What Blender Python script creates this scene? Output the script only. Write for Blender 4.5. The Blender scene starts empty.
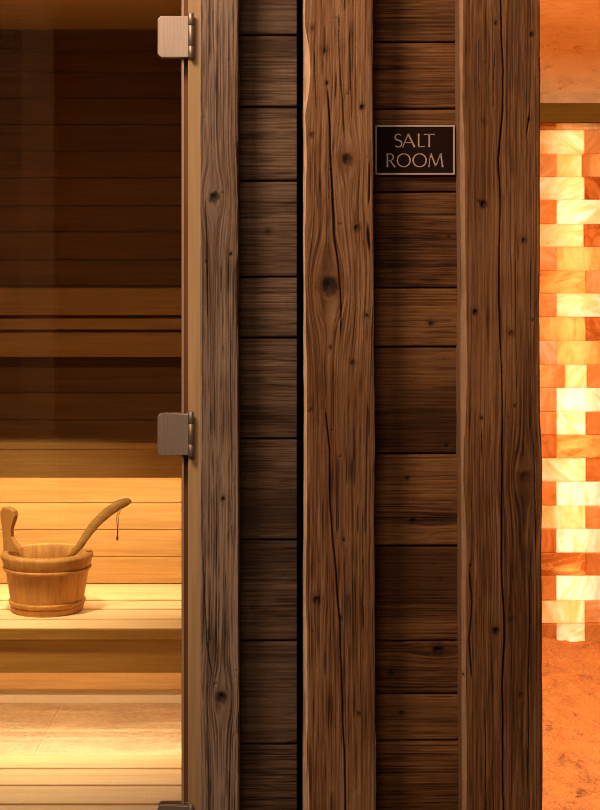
import bpy, bmesh, math, random
import numpy as np
from mathutils import Vector, Matrix

sc = bpy.context.scene
COL = sc.collection
PI = math.pi

# ------------------------------------------------------------------ camera
F = 1667.0            # focal length in pixels of a 600 px wide frame
CH = 1.413            # eye height
HY = 242.0            # row of the horizon
cam_d = bpy.data.cameras.new('camera')
cam = bpy.data.objects.new('camera', cam_d)
COL.objects.link(cam)
cam.location = (0, 0, CH)
cam.rotation_euler = (PI / 2, 0, 0)
cam_d.sensor_fit = 'HORIZONTAL'
cam_d.sensor_width = 36.0
cam_d.lens = 36.0 * F / 600.0
cam_d.shift_y = -(405.0 - HY) / 600.0
cam_d.clip_start = 0.05
cam_d.clip_end = 60
sc.camera = cam

# ------------------------------------------------------------------ world, exposure, large lights
w = bpy.data.worlds.new('world')
sc.world = w
w.use_nodes = True
w.node_tree.nodes['Background'].inputs[0].default_value = (1.0, 0.8, 0.62, 1)
w.node_tree.nodes['Background'].inputs[1].default_value = 0.02
vs = sc.view_settings
vs.view_transform = 'Standard'
vs.look = 'None'
vs.exposure = 0.0
vs.gamma = 1.0
vs.use_curve_mapping = False
sc.cycles.max_bounces = 8
sc.cycles.transparent_max_bounces = 12
sc.cycles.use_denoising = True
sc.cycles.filter_width = 1.0
sc.cycles.denoising_prefilter = 'NONE'
sc.cycles.adaptive_threshold = 0.004
sc.cycles.caustics_reflective = False
sc.cycles.caustics_refractive = False
sc.cycles.sample_clamp_indirect = 6.0


def area(name, loc, size, power, color, rot=(0, 0, 0), spread=PI):
    l = bpy.data.lights.new(name, 'AREA')
    l.shape = 'RECTANGLE'
    l.size, l.size_y = size
    l.energy = power
    l.color = color
    l.spread = spread
    o = bpy.data.objects.new(name, l)
    o.location = loc
    o.rotation_euler = rot
    COL.objects.link(o)
    return o


def aim(o, target):
    d = Vector(target) - o.location
    o.rotation_euler = d.to_track_quat('-Z', 'Y').to_euler()


# corridor: a recessed ceiling spot that washes the timber front from above, one soft overhead lamp
WARM = (1.0, 0.80, 0.62)
ORANGE = (1.0, 0.80, 0.48)
k1 = area('corridor_wall_washer', (-0.68, 1.50, 2.50), (0.42, 0.42), 31.0, WARM)
aim(k1, (0.0, 2.5, 1.35))
k2 = area('corridor_ceiling_lamp', (-0.35, -0.1, 2.50), (0.7, 0.7), 30.0, WARM)
aim(k2, (0.0, 1.6, 0.6))
k5 = area('corridor_rear_fill', (-1.1, 0.5, 2.4), (0.3, 0.3), 14.0, WARM, spread=math.radians(110))  # unseen fill, added so the rear cladding shows mirrored in the glass
aim(k5, (-1.0, -1.3, 0.9))
# sauna: unseen fill under the ceiling, added for dim ambient light
k3 = area('sauna_ambient_fill', (-1.0, 3.7, 1.98), (0.3, 0.3), 1.0, ORANGE)
k3.rotation_euler = (0, PI, 0)
k6 = area('sauna_bench_spot', (-0.90, 4.15, 2.02), (0.12, 0.12), 3.2, (1.0, 0.90, 0.64), spread=math.radians(44))
aim(k6, (-0.78, 4.60, 0.25))
# salt room: unseen warm fill by the ceiling, added to light plaster and floor
k4 = area('salt_room_ambient_fill', (1.1, 4.4, 2.08), (0.5, 0.5), 62.0, (1.0, 0.97, 0.80))


# ------------------------------------------------------------------ helpers
def P(px, py, y):
    """world point that stands at distance y and lands on that spot of the photograph"""
    return Vector(((px - 300.0) * y / F, y, CH - (py - HY) * y / F))


def X(px, y):
    return (px - 300.0) * y / F


def Zh(py, y):
    return CH - (py - HY) * y / F


def link(name, me, mat=None, parent=None, kind=None, label=None, cat=None, group=None):
    o = bpy.data.objects.new(name, me)
    COL.objects.link(o)
    if mat is not None:
        me.materials.append(mat)
    if parent is not None:
        o.parent = parent
    tag(o, label, cat, group, kind)
    return o


def tag(o, label=None, cat=None, group=None, kind=None):
    if label: o['label'] = label
    if cat: o['category'] = cat
    if group: o['group'] = group
    if kind: o['kind'] = kind
    return o


def thing(name, loc, label, cat, group=None, rotz=0):
    o = bpy.data.objects.new(name, None)
    o.empty_display_size = 0.05
    COL.objects.link(o)
    o.location = loc
    o.rotation_euler = (0, 0, rotz)
    return tag(o, label, cat, group)


class MB:
    """collects shapes for one mesh, with one tone value per shape"""
    def __init__(self, origin=(0, 0, 0)):
        self.bm = bmesh.new()
        self.o = Vector(origin)
        self.lay = self.bm.verts.layers.float.new('tone')

    def _tone(self, vs_, t):
        for v in vs_:
            v[self.lay] = t

    def box(self, x0, x1, y0, y1, z0, z1, bev=0.0, tone=0.5, seg=2):
        m = Matrix.Translation(Vector(((x0 + x1) / 2, (y0 + y1) / 2, (z0 + z1) / 2)) - self.o) @ \
            Matrix.Diagonal((abs(x1 - x0), abs(y1 - y0), abs(z1 - z0), 1))
        r = bmesh.ops.create_cube(self.bm, size=1.0, matrix=m)
        vs_ = r['verts']
        self._tone(vs_, tone)
        if bev > 0:
            es = list({e for v in vs_ for e in v.link_edges})
            r2 = bmesh.ops.bevel(self.bm, geom=es, offset=bev, segments=seg, affect='EDGES', profile=0.6)
            self._tone(r2['verts'], tone)
        return self

    def tube(self, pts, radii, n=12, squash=1.0, tone=0.5, side=None):
        """round bar along pts; squash flattens it along its side vector"""
        pts = [Vector(p) - self.o for p in pts]
        rings = []
        for i, p in enumerate(pts):
            a = pts[max(i - 1, 0)]; b = pts[min(i + 1, len(pts) - 1)]
            d = (b - a).normalized()
            up = Vector(side) if side else (Vector((0, 1, 0)) if abs(d.y) < 0.9 else Vector((1, 0, 0)))
            u = (up - d * up.dot(d)).normalized()
            v = d.cross(u)
            r = radii[i] if hasattr(radii, '__len__') else radii
            ring = []
            for k in range(n):
                t = 2 * PI * k / n
                nv = self.bm.verts.new(p + u * (r * squash * math.cos(t)) + v * (r * math.sin(t)))
                nv[self.lay] = tone
                ring.append(nv)
            rings.append(ring)
        for i in range(len(rings) - 1):
            for k in range(n):
                f = self.bm.faces.new((rings[i][k], rings[i][(k + 1) % n], rings[i + 1][(k + 1) % n], rings[i + 1][k]))
                f.smooth = True
        self.bm.faces.new(rings[0][::-1]); self.bm.faces.new(rings[-1])
        return self

    def lathe(self, prof, centre, n=64, tone=0.5, smooth=True, ring_closed=False):
        """closed profile of (radius, z) turned about a vertical axis"""
        c = Vector(centre) - self.o
        rings = []
        for (r, z) in prof:
            ring = []
            for k in range(n):
                t = 2 * PI * k / n
                nv = self.bm.verts.new(c + Vector((r * math.cos(t), r * math.sin(t), z)))
                nv[self.lay] = tone
                ring.append(nv)
            rings.append(ring)
        m = len(rings)
        for i in range(m):
            j = (i + 1) % m
            if i == m - 1 and not ring_closed:
                break
            for k in range(n):
                f = self.bm.faces.new((rings[i][k], rings[i][(k + 1) % n], rings[j][(k + 1) % n], rings[j][k]))
                f.smooth = smooth
        if not ring_closed:
            self.bm.faces.new(rings[0][::-1])
            self.bm.faces.new(rings[-1])
        return self

    def prism(self, poly, y0, y1, tone=0.5, bev=0.0):
        """outline in x,z given thickness from y0 (front) to y1 (back)"""
        a = [self.bm.verts.new(Vector((x, y0, z)) - self.o) for x, z in poly]
        b = [self.bm.verts.new(Vector((x, y1, z)) - self.o) for x, z in poly]
        for v in a + b:
            v[self.lay] = tone
        n = len(poly)
        fs = [self.bm.faces.new(a), self.bm.faces.new(b[::-1])]
        for i in range(n):
            fs.append(self.bm.faces.new((a[(i + 1) % n], a[i], b[i], b[(i + 1) % n])))
        if bev > 0:
            es = list(fs[0].edges)
            r = bmesh.ops.bevel(self.bm, geom=es, offset=bev, segments=2, affect='EDGES', profile=0.5)
            for v in r['verts']:
                v[self.lay] = tone
        return self

    def build(self, name, mat, parent=None, **k):
        bmesh.ops.recalc_face_normals(self.bm, faces=self.bm.faces)
        me = bpy.data.meshes.new(name)
        self.bm.to_mesh(me)
        self.bm.free()
        return link(name, me, mat, parent, **k)


# ------------------------------------------------------------------ materials
def nm(name):
    m = bpy.data.materials.new(name)
    m.use_nodes = True
    nt = m.node_tree
    nt.nodes.clear()
    out = nt.nodes.new('ShaderNodeOutputMaterial')
    b = nt.nodes.new('ShaderNodeBsdfPrincipled')
    nt.links.new(b.outputs[0], out.inputs[0])
    return m, nt, b, out


def node(nt, typ, **kw):
    n = nt.nodes.new(typ)
    for k, v in kw.items():
        if isinstance(k, str) and hasattr(n, k):
            setattr(n, k, v)
    return n


def ramp(nt, src, stops):
    r = nt.nodes.new('ShaderNodeValToRGB')
    el = r.color_ramp.elements
    while len(el) < len(stops):
        el.new(0.5)
    for e, (p, c) in zip(el, stops):
        e.position = p
        e.color = (*c, 1)
    nt.links.new(src, r.inputs[0])
    return r.outputs[0]


def mix(nt, fac, a, b, mode='MIX'):
    m = nt.nodes.new('ShaderNodeMix')
    m.data_type = 'RGBA'
    m.blend_type = mode
    for i, s in ((0, fac), (6, a), (7, b)):
        if isinstance(s, (int, float)):
            m.inputs[i].default_value = s
        elif isinstance(s, tuple):
            m.inputs[i].default_value = (*s, 1)
        else:
            nt.links.new(s, m.inputs[i])
    return m.outputs[2]


def noise(nt, scale, sxyz=(1, 1, 1), detail=4, rough=0.55, vec=None, dist=0.0, shift=None):
    if vec is None:
        vec = nt.nodes.new('ShaderNodeTexCoord').outputs['Object']
    mp = nt.nodes.new('ShaderNodeMapping')
    mp.inputs['Scale'].default_value = sxyz
    nt.links.new(vec, mp.inputs[0])
    if shift is not None:
        nt.links.new(shift, mp.inputs['Location'])
    n = nt.nodes.new('ShaderNodeTexNoise')
    n.inputs['Scale'].default_value = scale
    n.inputs['Detail'].default_value = detail
    n.inputs['Roughness'].default_value = rough
    n.inputs['Distortion'].default_value = dist
    nt.links.new(mp.outputs[0], n.inputs['Vector'])
    return n.outputs['Fac']


def bump(nt, b, h, strength, dist=0.001):
    n = nt.nodes.new('ShaderNodeBump')
    n.inputs['Strength'].default_value = strength
    n.inputs['Distance'].default_value = dist
    nt.links.new(h, n.inputs['Height'])
    nt.links.new(n.outputs[0], b.inputs['Normal'])


def attr(nt, name):
    a = nt.nodes.new('ShaderNodeAttribute')
    a.attribute_name = name
    return a.outputs['Fac']


def srgb(r, g, b):
    f = lambda c: (c / 255 / 12.92) if c / 255 <= 0.04045 else ((c / 255 + 0.055) / 1.055) ** 2.4
    return (f(r), f(g), f(b))


def reclaimed_mat(name, dark, mid, light, worn=(0.3, 0.2, 0.12), crack=(0.006, 0.004, 0.003), red=None):
    """weathered timber: its grain, knots and checks come with the mesh as attributes"""
    m, nt, b, out = nm(name)
    g = attr(nt, 'grain')
    c = ramp(nt, g, [(0.22, dark), (0.5, mid), (0.80, light)])
    t = attr(nt, 'patch')
    c = mix(nt, t, c, red if red else mid, 'MIX')
    c = mix(nt, attr(nt, 'worn'), c, worn)
    fine = noise(nt, 900, (1, 1, 1), 2)
    c = mix(nt, 0.45, c, ramp(nt, fine, [(0.3, (0.35, 0.35, 0.35)), (0.7, (0.75, 0.75, 0.75))]), 'OVERLAY')
    c = mix(nt, attr(nt, 'check'), c, crack)
    nt.links.new(c, b.inputs['Base Color'])
    b.inputs['Roughness'].default_value = 0.72
    b.inputs['Specular IOR Level'].default_value = 0.12
    bump(nt, b, fine, 0.25, 0.0006)
    return m


def pine_mat(name, c0, c1, c2, axis=0, rough=0.5, tonevar=0.35, vscale=1.0, spec=0.15):
    """planed softwood, grain running along one axis"""
    m, nt, b, out = nm(name)
    s = [26 * vscale] * 3
    s[axis] = 1.2
    tone = attr(nt, 'tone')
    sh = nt.nodes.new('ShaderNodeCombineXYZ')
    mul = nt.nodes.new('ShaderNodeMath'); mul.operation = 'MULTIPLY'; mul.inputs[1].default_value = 37.0
    nt.links.new(tone, mul.inputs[0])
    for i in range(3):
        nt.links.new(mul.outputs[0], sh.inputs[i])
    n1 = noise(nt, 1.0, tuple(s), 5, 0.6, dist=0.6, shift=sh.outputs[0])
    s2 = [160 * vscale] * 3
    s2[axis] = 5
    n2 = noise(nt, 1.0, tuple(s2), 3, 0.5, shift=sh.outputs[0])
    c = ramp(nt, n1, [(0.25, c0), (0.52, c1), (0.8, c2)])
    c = mix(nt, 0.22, c, ramp(nt, n2, [(0.3, (0.25, 0.25, 0.25)), (0.7, (0.75, 0.75, 0.75))]), 'OVERLAY')
    tv = ramp(nt, tone, [(0.0, (1 - tonevar,) * 3), (1.0, (1.0,) * 3)])
    c = mix(nt, 1.0, c, tv, 'MULTIPLY')
    nt.links.new(c, b.inputs['Base Color'])
    b.inputs['Roughness'].default_value = rough
    b.inputs['Specular IOR Level'].default_value = spec
    bump(nt, b, n2, 0.15, 0.0006)
    return m


def plain_mat(name, col, rough=0.6, metal=0.0, spec=0.5, nscale=None, nstr=0.2, ndist=0.002, var=0.0):
    m, nt, b, out = nm(name)
    b.inputs['Base Color'].default_value = (*col, 1)
    b.inputs['Roughness'].default_value = rough
    b.inputs['Metallic'].default_value = metal
    b.inputs['Specular IOR Level'].default_value = spec
    if nscale:
        n = noise(nt, nscale, (1, 1, 1), 5, 0.6)
        bump(nt, b, n, nstr, ndist)
        if var:
            c = ramp(nt, n, [(0.3, tuple(v * (1 - var) for v in col)), (0.7, tuple(min(1, v * (1 + var * 0.5)) for v in col))])
            nt.links.new(c, b.inputs['Base Color'])
    return m


M = {}
M['grey_timber'] = reclaimed_mat('grey_timber', (0.0334, 0.0162, 0.0085), (0.1372, 0.0770, 0.0469), (0.2669, 0.1643, 0.1074), red=(0.1038, 0.0536, 0.0293), worn=(0.34, 0.23, 0.15))
M['brown_timber'] = reclaimed_mat('brown_timber', (0.0353, 0.0111, 0.0031), (0.1462, 0.0578, 0.0207), (0.2520, 0.1180, 0.0517), red=(0.1109, 0.0376, 0.0103), worn=(0.66, 0.38, 0.21))
M['umber_timber'] = reclaimed_mat('umber_timber', (0.0333, 0.0108, 0.0030), (0.1257, 0.0464, 0.0148), (0.2292, 0.0954, 0.0356), red=(0.1035, 0.0350, 0.0092), worn=(0.36, 0.19, 0.10))
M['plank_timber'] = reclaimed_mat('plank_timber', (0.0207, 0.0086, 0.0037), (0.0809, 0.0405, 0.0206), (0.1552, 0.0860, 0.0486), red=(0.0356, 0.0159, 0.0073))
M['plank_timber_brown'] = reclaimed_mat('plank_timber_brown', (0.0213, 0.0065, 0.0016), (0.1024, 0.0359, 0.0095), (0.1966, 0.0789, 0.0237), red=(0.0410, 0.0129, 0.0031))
M['jamb'] = pine_mat('jamb_oak', (0.36, 0.20, 0.085), (0.44, 0.25, 0.108), (0.50, 0.295, 0.135), axis=2, rough=0.55)
M['stop'] = pine_mat('stop_oak', (0.22, 0.09, 0.04), (0.30, 0.13, 0.06), (0.36, 0.17, 0.08), axis=2, rough=0.5)
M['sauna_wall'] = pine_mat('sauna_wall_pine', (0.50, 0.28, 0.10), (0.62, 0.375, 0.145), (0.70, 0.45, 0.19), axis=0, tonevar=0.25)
M['sauna_upper'] = pine_mat('sauna_upper_darker_wood', (0.23, 0.11, 0.025), (0.31, 0.155, 0.038), (0.37, 0.195, 0.055), axis=0, tonevar=0.25)  # darker than the wood of the lower sauna wall
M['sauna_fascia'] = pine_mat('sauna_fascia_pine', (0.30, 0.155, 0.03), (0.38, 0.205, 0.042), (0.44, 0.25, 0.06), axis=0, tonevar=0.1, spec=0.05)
M['sauna_bench'] = pine_mat('sauna_bench_aspen', (0.72, 0.48, 0.23), (0.82, 0.58, 0.31), (0.86, 0.66, 0.39), axis=0, tonevar=0.12)
M['sauna_rail'] = pine_mat('sauna_rail_pine', (0.42, 0.23, 0.065), (0.50, 0.29, 0.085), (0.57, 0.34, 0.11), axis=0, tonevar=0.1)
M['bucket'] = pine_mat('bucket_pine', (0.44, 0.20, 0.045), (0.60, 0.30, 0.08), (0.68, 0.37, 0.12), axis=2, rough=0.45, tonevar=0.15, vscale=1.6)
M['ladle'] = pine_mat('ladle_birch', (0.44, 0.23, 0.06), (0.54, 0.30, 0.09), (0.62, 0.37, 0.13), axis=0, rough=0.45, tonevar=0.1)
M['black'] = plain_mat('black_paint', (0.0015, 0.001, 0.001), 0.8, spec=0.02)
M['dark_void'] = plain_mat('dark_paint', (0.03, 0.024, 0.02), 0.8)
M['plaster'] = plain_mat('corridor_plaster', (0.35, 0.29, 0.23), 0.9, nscale=30, nstr=0.2)
M['corridor_floor'] = plain_mat('corridor_stone', (0.22, 0.18, 0.14), 0.5, nscale=8, nstr=0.1, var=0.2)
M['cord'] = plain_mat('leather_cord', (0.16, 0.07, 0.03), 0.7)
M['sign_face'] = plain_mat('sign_face', (0.014, 0.005, 0.0025), 0.7, spec=0.05, nscale=300, nstr=0.05)
M['sign_metal'] = plain_mat('sign_copper', (0.42, 0.27, 0.19), 0.5, metal=0.35)
M['bronze'] = None


def bronze():
    m, nt, b, out = nm('brushed_bronze')
    n = noise(nt, 1.0, (1500, 1500, 20), 2, 0.5)
    c = ramp(nt, n, [(0.3, (0.27, 0.185, 0.135)), (0.7, (0.36, 0.25, 0.185))])
    nt.links.new(c, b.inputs['Base Color'])
    b.inputs['Metallic'].default_value = 0.85
    b.inputs['Roughness'].default_value = 0.52
    bump(nt, b, n, 0.08, 0.0003)
    return m


M['bronze'] = bronze()


def glass_mat():
    m = bpy.data.materials.new('bronze_glass')
    m.use_nodes = True
    nt = m.node_tree
    nt.nodes.clear()
    out = nt.nodes.new('ShaderNodeOutputMaterial')
    t = nt.nodes.new('ShaderNodeBsdfTransparent')
    t.inputs[0].default_value = (0.93, 0.87, 0.80, 1)
    g = nt.nodes.new('ShaderNodeBsdfGlossy')
    g.inputs['Roughness'].default_value = 0.0
    lw = nt.nodes.new('ShaderNodeLayerWeight')
    lw.inputs[0].default_value = 0.25
    ma = nt.nodes.new('ShaderNodeMath'); ma.operation = 'MULTIPLY_ADD'
    ma.inputs[1].default_value = 0.5; ma.inputs[2].default_value = 0.03
    nt.links.new(lw.outputs['Facing'], ma.inputs[0])
    mx = nt.nodes.new('ShaderNodeMixShader')
    nt.links.new(ma.outputs[0], mx.inputs[0])
    nt.links.new(t.outputs[0], mx.inputs[1])
    nt.links.new(g.outputs[0], mx.inputs[2])
    nt.links.new(mx.outputs[0], out.inputs[0])
    return m


M['glass'] = glass_mat()
M['glass_edge'] = plain_mat('glass_edge', (0.34, 0.19, 0.105), 0.4)


def led_mat(name, col, s):
    m, nt, b, out = nm(name)
    b.inputs['Base Color'].default_value = (0.8, 0.8, 0.8, 1)
    b.inputs['Emission Color'].default_value = (*col, 1)
    b.inputs['Emission Strength'].default_value = s
    return m


M['led'] = led_mat('light_strip_glow', (1.0, 0.72, 0.42), 6)


def salt_mat():
    m = bpy.data.materials.new('salt_brick')
    m.use_nodes = True
    nt = m.node_tree
    nt.nodes.clear()
    out = nt.nodes.new('ShaderNodeOutputMaterial')
    tone = attr(nt, 'tone')
    sh = nt.nodes.new('ShaderNodeCombineXYZ')
    mul = nt.nodes.new('ShaderNodeMath'); mul.operation = 'MULTIPLY'; mul.inputs[1].default_value = 91.0
    seed = attr(nt, 'seed')
    nt.links.new(seed, mul.inputs[0])
    for i in range(3):
        nt.links.new(mul.outputs[0], sh.inputs[i])
    tc = nt.nodes.new('ShaderNodeTexCoord')
    vr = nt.nodes.new('ShaderNodeVectorRotate')
    vr.rotation_type = 'Y_AXIS'
    an = nt.nodes.new('ShaderNodeMath'); an.operation = 'MULTIPLY'; an.inputs[1].default_value = 2.6
    nt.links.new(seed, an.inputs[0]); nt.links.new(an.outputs[0], vr.inputs['Angle'])
    nt.links.new(tc.outputs['Object'], vr.inputs['Vector'])
    n1 = noise(nt, 7, (1, 1, 3.2), 6, 0.62, vec=vr.outputs[0], dist=1.2, shift=sh.outputs[0])
    n2 = noise(nt, 60, (1, 1, 1), 4, 0.6, vec=tc.outputs['Object'])
    # whiteness of the salt = that of the brick + veins
    a = nt.nodes.new('ShaderNodeMath'); a.operation = 'MULTIPLY_ADD'
    a.inputs[1].default_value = 1.25
    nt.links.new(n1, a.inputs[0]); nt.links.new(tone, a.inputs[2])
    b_ = nt.nodes.new('ShaderNodeMath'); b_.operation = 'ADD'; b_.inputs[1].default_value = -0.66
    nt.links.new(a.outputs[0], b_.inputs[0])
    c_ = nt.nodes.new('ShaderNodeMath'); c_.operation = 'MULTIPLY_ADD'; c_.inputs[1].default_value = 0.2
    nt.links.new(n2, c_.inputs[0]); nt.links.new(b_.outputs[0], c_.inputs[2])
    d_ = nt.nodes.new('ShaderNodeMath'); d_.operation = 'ADD'; d_.inputs[1].default_value = -0.1
    nt.links.new(c_.outputs[0], d_.inputs[0])
    col = ramp(nt, d_.outputs[0], [(0.0, (0.42, 0.10, 0.012)), (0.26, (0.80, 0.33, 0.065)), (0.55, (0.88, 0.47, 0.14)), (0.78, (0.94, 0.62, 0.28)), (1.0, (1.0, 0.84, 0.62))])
    tr = nt.nodes.new('ShaderNodeBsdfTranslucent')
    df = nt.nodes.new('ShaderNodeBsdfDiffuse')
    nt.links.new(col, tr.inputs[0]); nt.links.new(col, df.inputs[0])
    mx = nt.nodes.new('ShaderNodeMixShader'); mx.inputs[0].default_value = 0.35
    nt.links.new(tr.outputs[0], mx.inputs[1]); nt.links.new(df.outputs[0], mx.inputs[2])
    nt.links.new(mx.outputs[0], out.inputs[0])
    bn = nt.nodes.new('ShaderNodeBump'); bn.inputs['Strength'].default_value = 0.4; bn.inputs['Distance'].default_value = 0.004
    nt.links.new(n2, bn.inputs['Height'])
    nt.links.new(bn.outputs[0], df.inputs['Normal'])
    return m


M['salt'] = salt_mat()


def salt_ground():
    m, nt, b, out = nm('salt_gravel')
    n1 = noise(nt, 13, (1, 0.55, 1), 8, 0.78, dist=0.5)
    n2 = noise(nt, 150, (1, 0.5, 1), 4, 0.75)
    c = ramp(nt, n1, [(0.33, (0.20, 0.042, 0.004)), (0.44, (0.56, 0.160, 0.020)), (0.72, (0.70, 0.24, 0.038))])  # dark blotches in the colour stand in for shade among the lumps
    c = mix(nt, 0.7, c, ramp(nt, n2, [(0.3, (0.3, 0.3, 0.3)), (0.7, (0.7, 0.7, 0.7))]), 'OVERLAY')
    nt.links.new(c, b.inputs['Base Color'])
    b.inputs['Roughness'].default_value = 0.8
    bump(nt, b, n2, 0.9, 0.008)
    return m


M['salt_ground'] = salt_ground()


def clay():
    m, nt, b, out = nm('salt_room_clay_plaster')
    n1 = noise(nt, 6, (1, 1, 1), 6, 0.6)
    n2 = noise(nt, 45, (1, 1, 1), 5, 0.65, dist=0.8)
    c = ramp(nt, n1, [(0.3, (0.86, 0.50, 0.21)), (0.7, (0.95, 0.60, 0.29))])
    n3 = noise(nt, 22, (0.6, 1, 1.3), 6, 0.7, dist=1.2)
    c = mix(nt, ramp(nt, n3, [(0.30, (0.75, 0.75, 0.75)), (0.44, (0, 0, 0))]), c, (0.56, 0.22, 0.06))
    nt.links.new(c, b.inputs['Base Color'])
    b.inputs['Roughness'].default_value = 0.9
    bump(nt, b, n3, 0.8, 0.012)
    return m


M['clay'] = clay()


def stone_tile():
    m, nt, b, out = nm('sauna_floor_stone')
    tc = nt.nodes.new('ShaderNodeTexCoord')
    n1 = noise(nt, 7, (1, 1.6, 1), 7, 0.62, dist=1.0)
    n2 = noise(nt, 60, (1, 1, 1), 4, 0.6)
    c = ramp(nt, n1, [(0.3, (0.54, 0.42, 0.28)), (0.5, (0.66, 0.53, 0.36)), (0.7, (0.76, 0.62, 0.44))])
    c = mix(nt, 0.7, c, ramp(nt, n2, [(0.3, (0.35, 0.35, 0.35)), (0.7, (0.65, 0.65, 0.65))]), 'OVERLAY')
    nt.links.new(c, b.inputs['Base Color'])
    b.inputs['Roughness'].default_value = 0.42
    bump(nt, b, n2, 0.12, 0.002)
    return m


M['stone'] = stone_tile()
M['grout'] = plain_mat('grout', (0.78, 0.66, 0.48), 0.8)


# ------------------------------------------------------------------ timber fields
def vnoise(x, y, seed):
    """smooth value noise, 0..1"""
    xi = np.floor(x).astype(np.int64); yi = np.floor(y).astype(np.int64)
    xf = x - xi; yf = y - yi
    u = xf * xf * (3 - 2 * xf); v = yf * yf * (3 - 2 * yf)

    def h(a, b):
        n = (a * 374761393 + b * 668265263 + seed * 1274126177) & 0xffffffff
        n = ((n ^ (n >> 13)) * 1274126177) & 0xffffffff
        n = (n ^ (n >> 16)) & 0xffffffff
        return n / 4294967295.0
    a = h(xi, yi); b = h(xi + 1, yi); c = h(xi, yi + 1); d = h(xi + 1, yi + 1)
    return (a * (1 - u) + b * u) * (1 - v) + (c * (1 - u) + d * u) * v


def fbm(x, y, seed, o=3):
    s = 0; a = 0.5; t = 0
    for i in range(o):
        s = s + a * vnoise(x * 2 ** i, y * 2 ** i, seed + i * 17)
        t += a
        a *= 0.5
    return s / t


def sstep(a, b, x):
    t = np.clip((x - a) / (b - a), 0, 1)
    return t * t * (3 - 2 * t)


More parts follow.
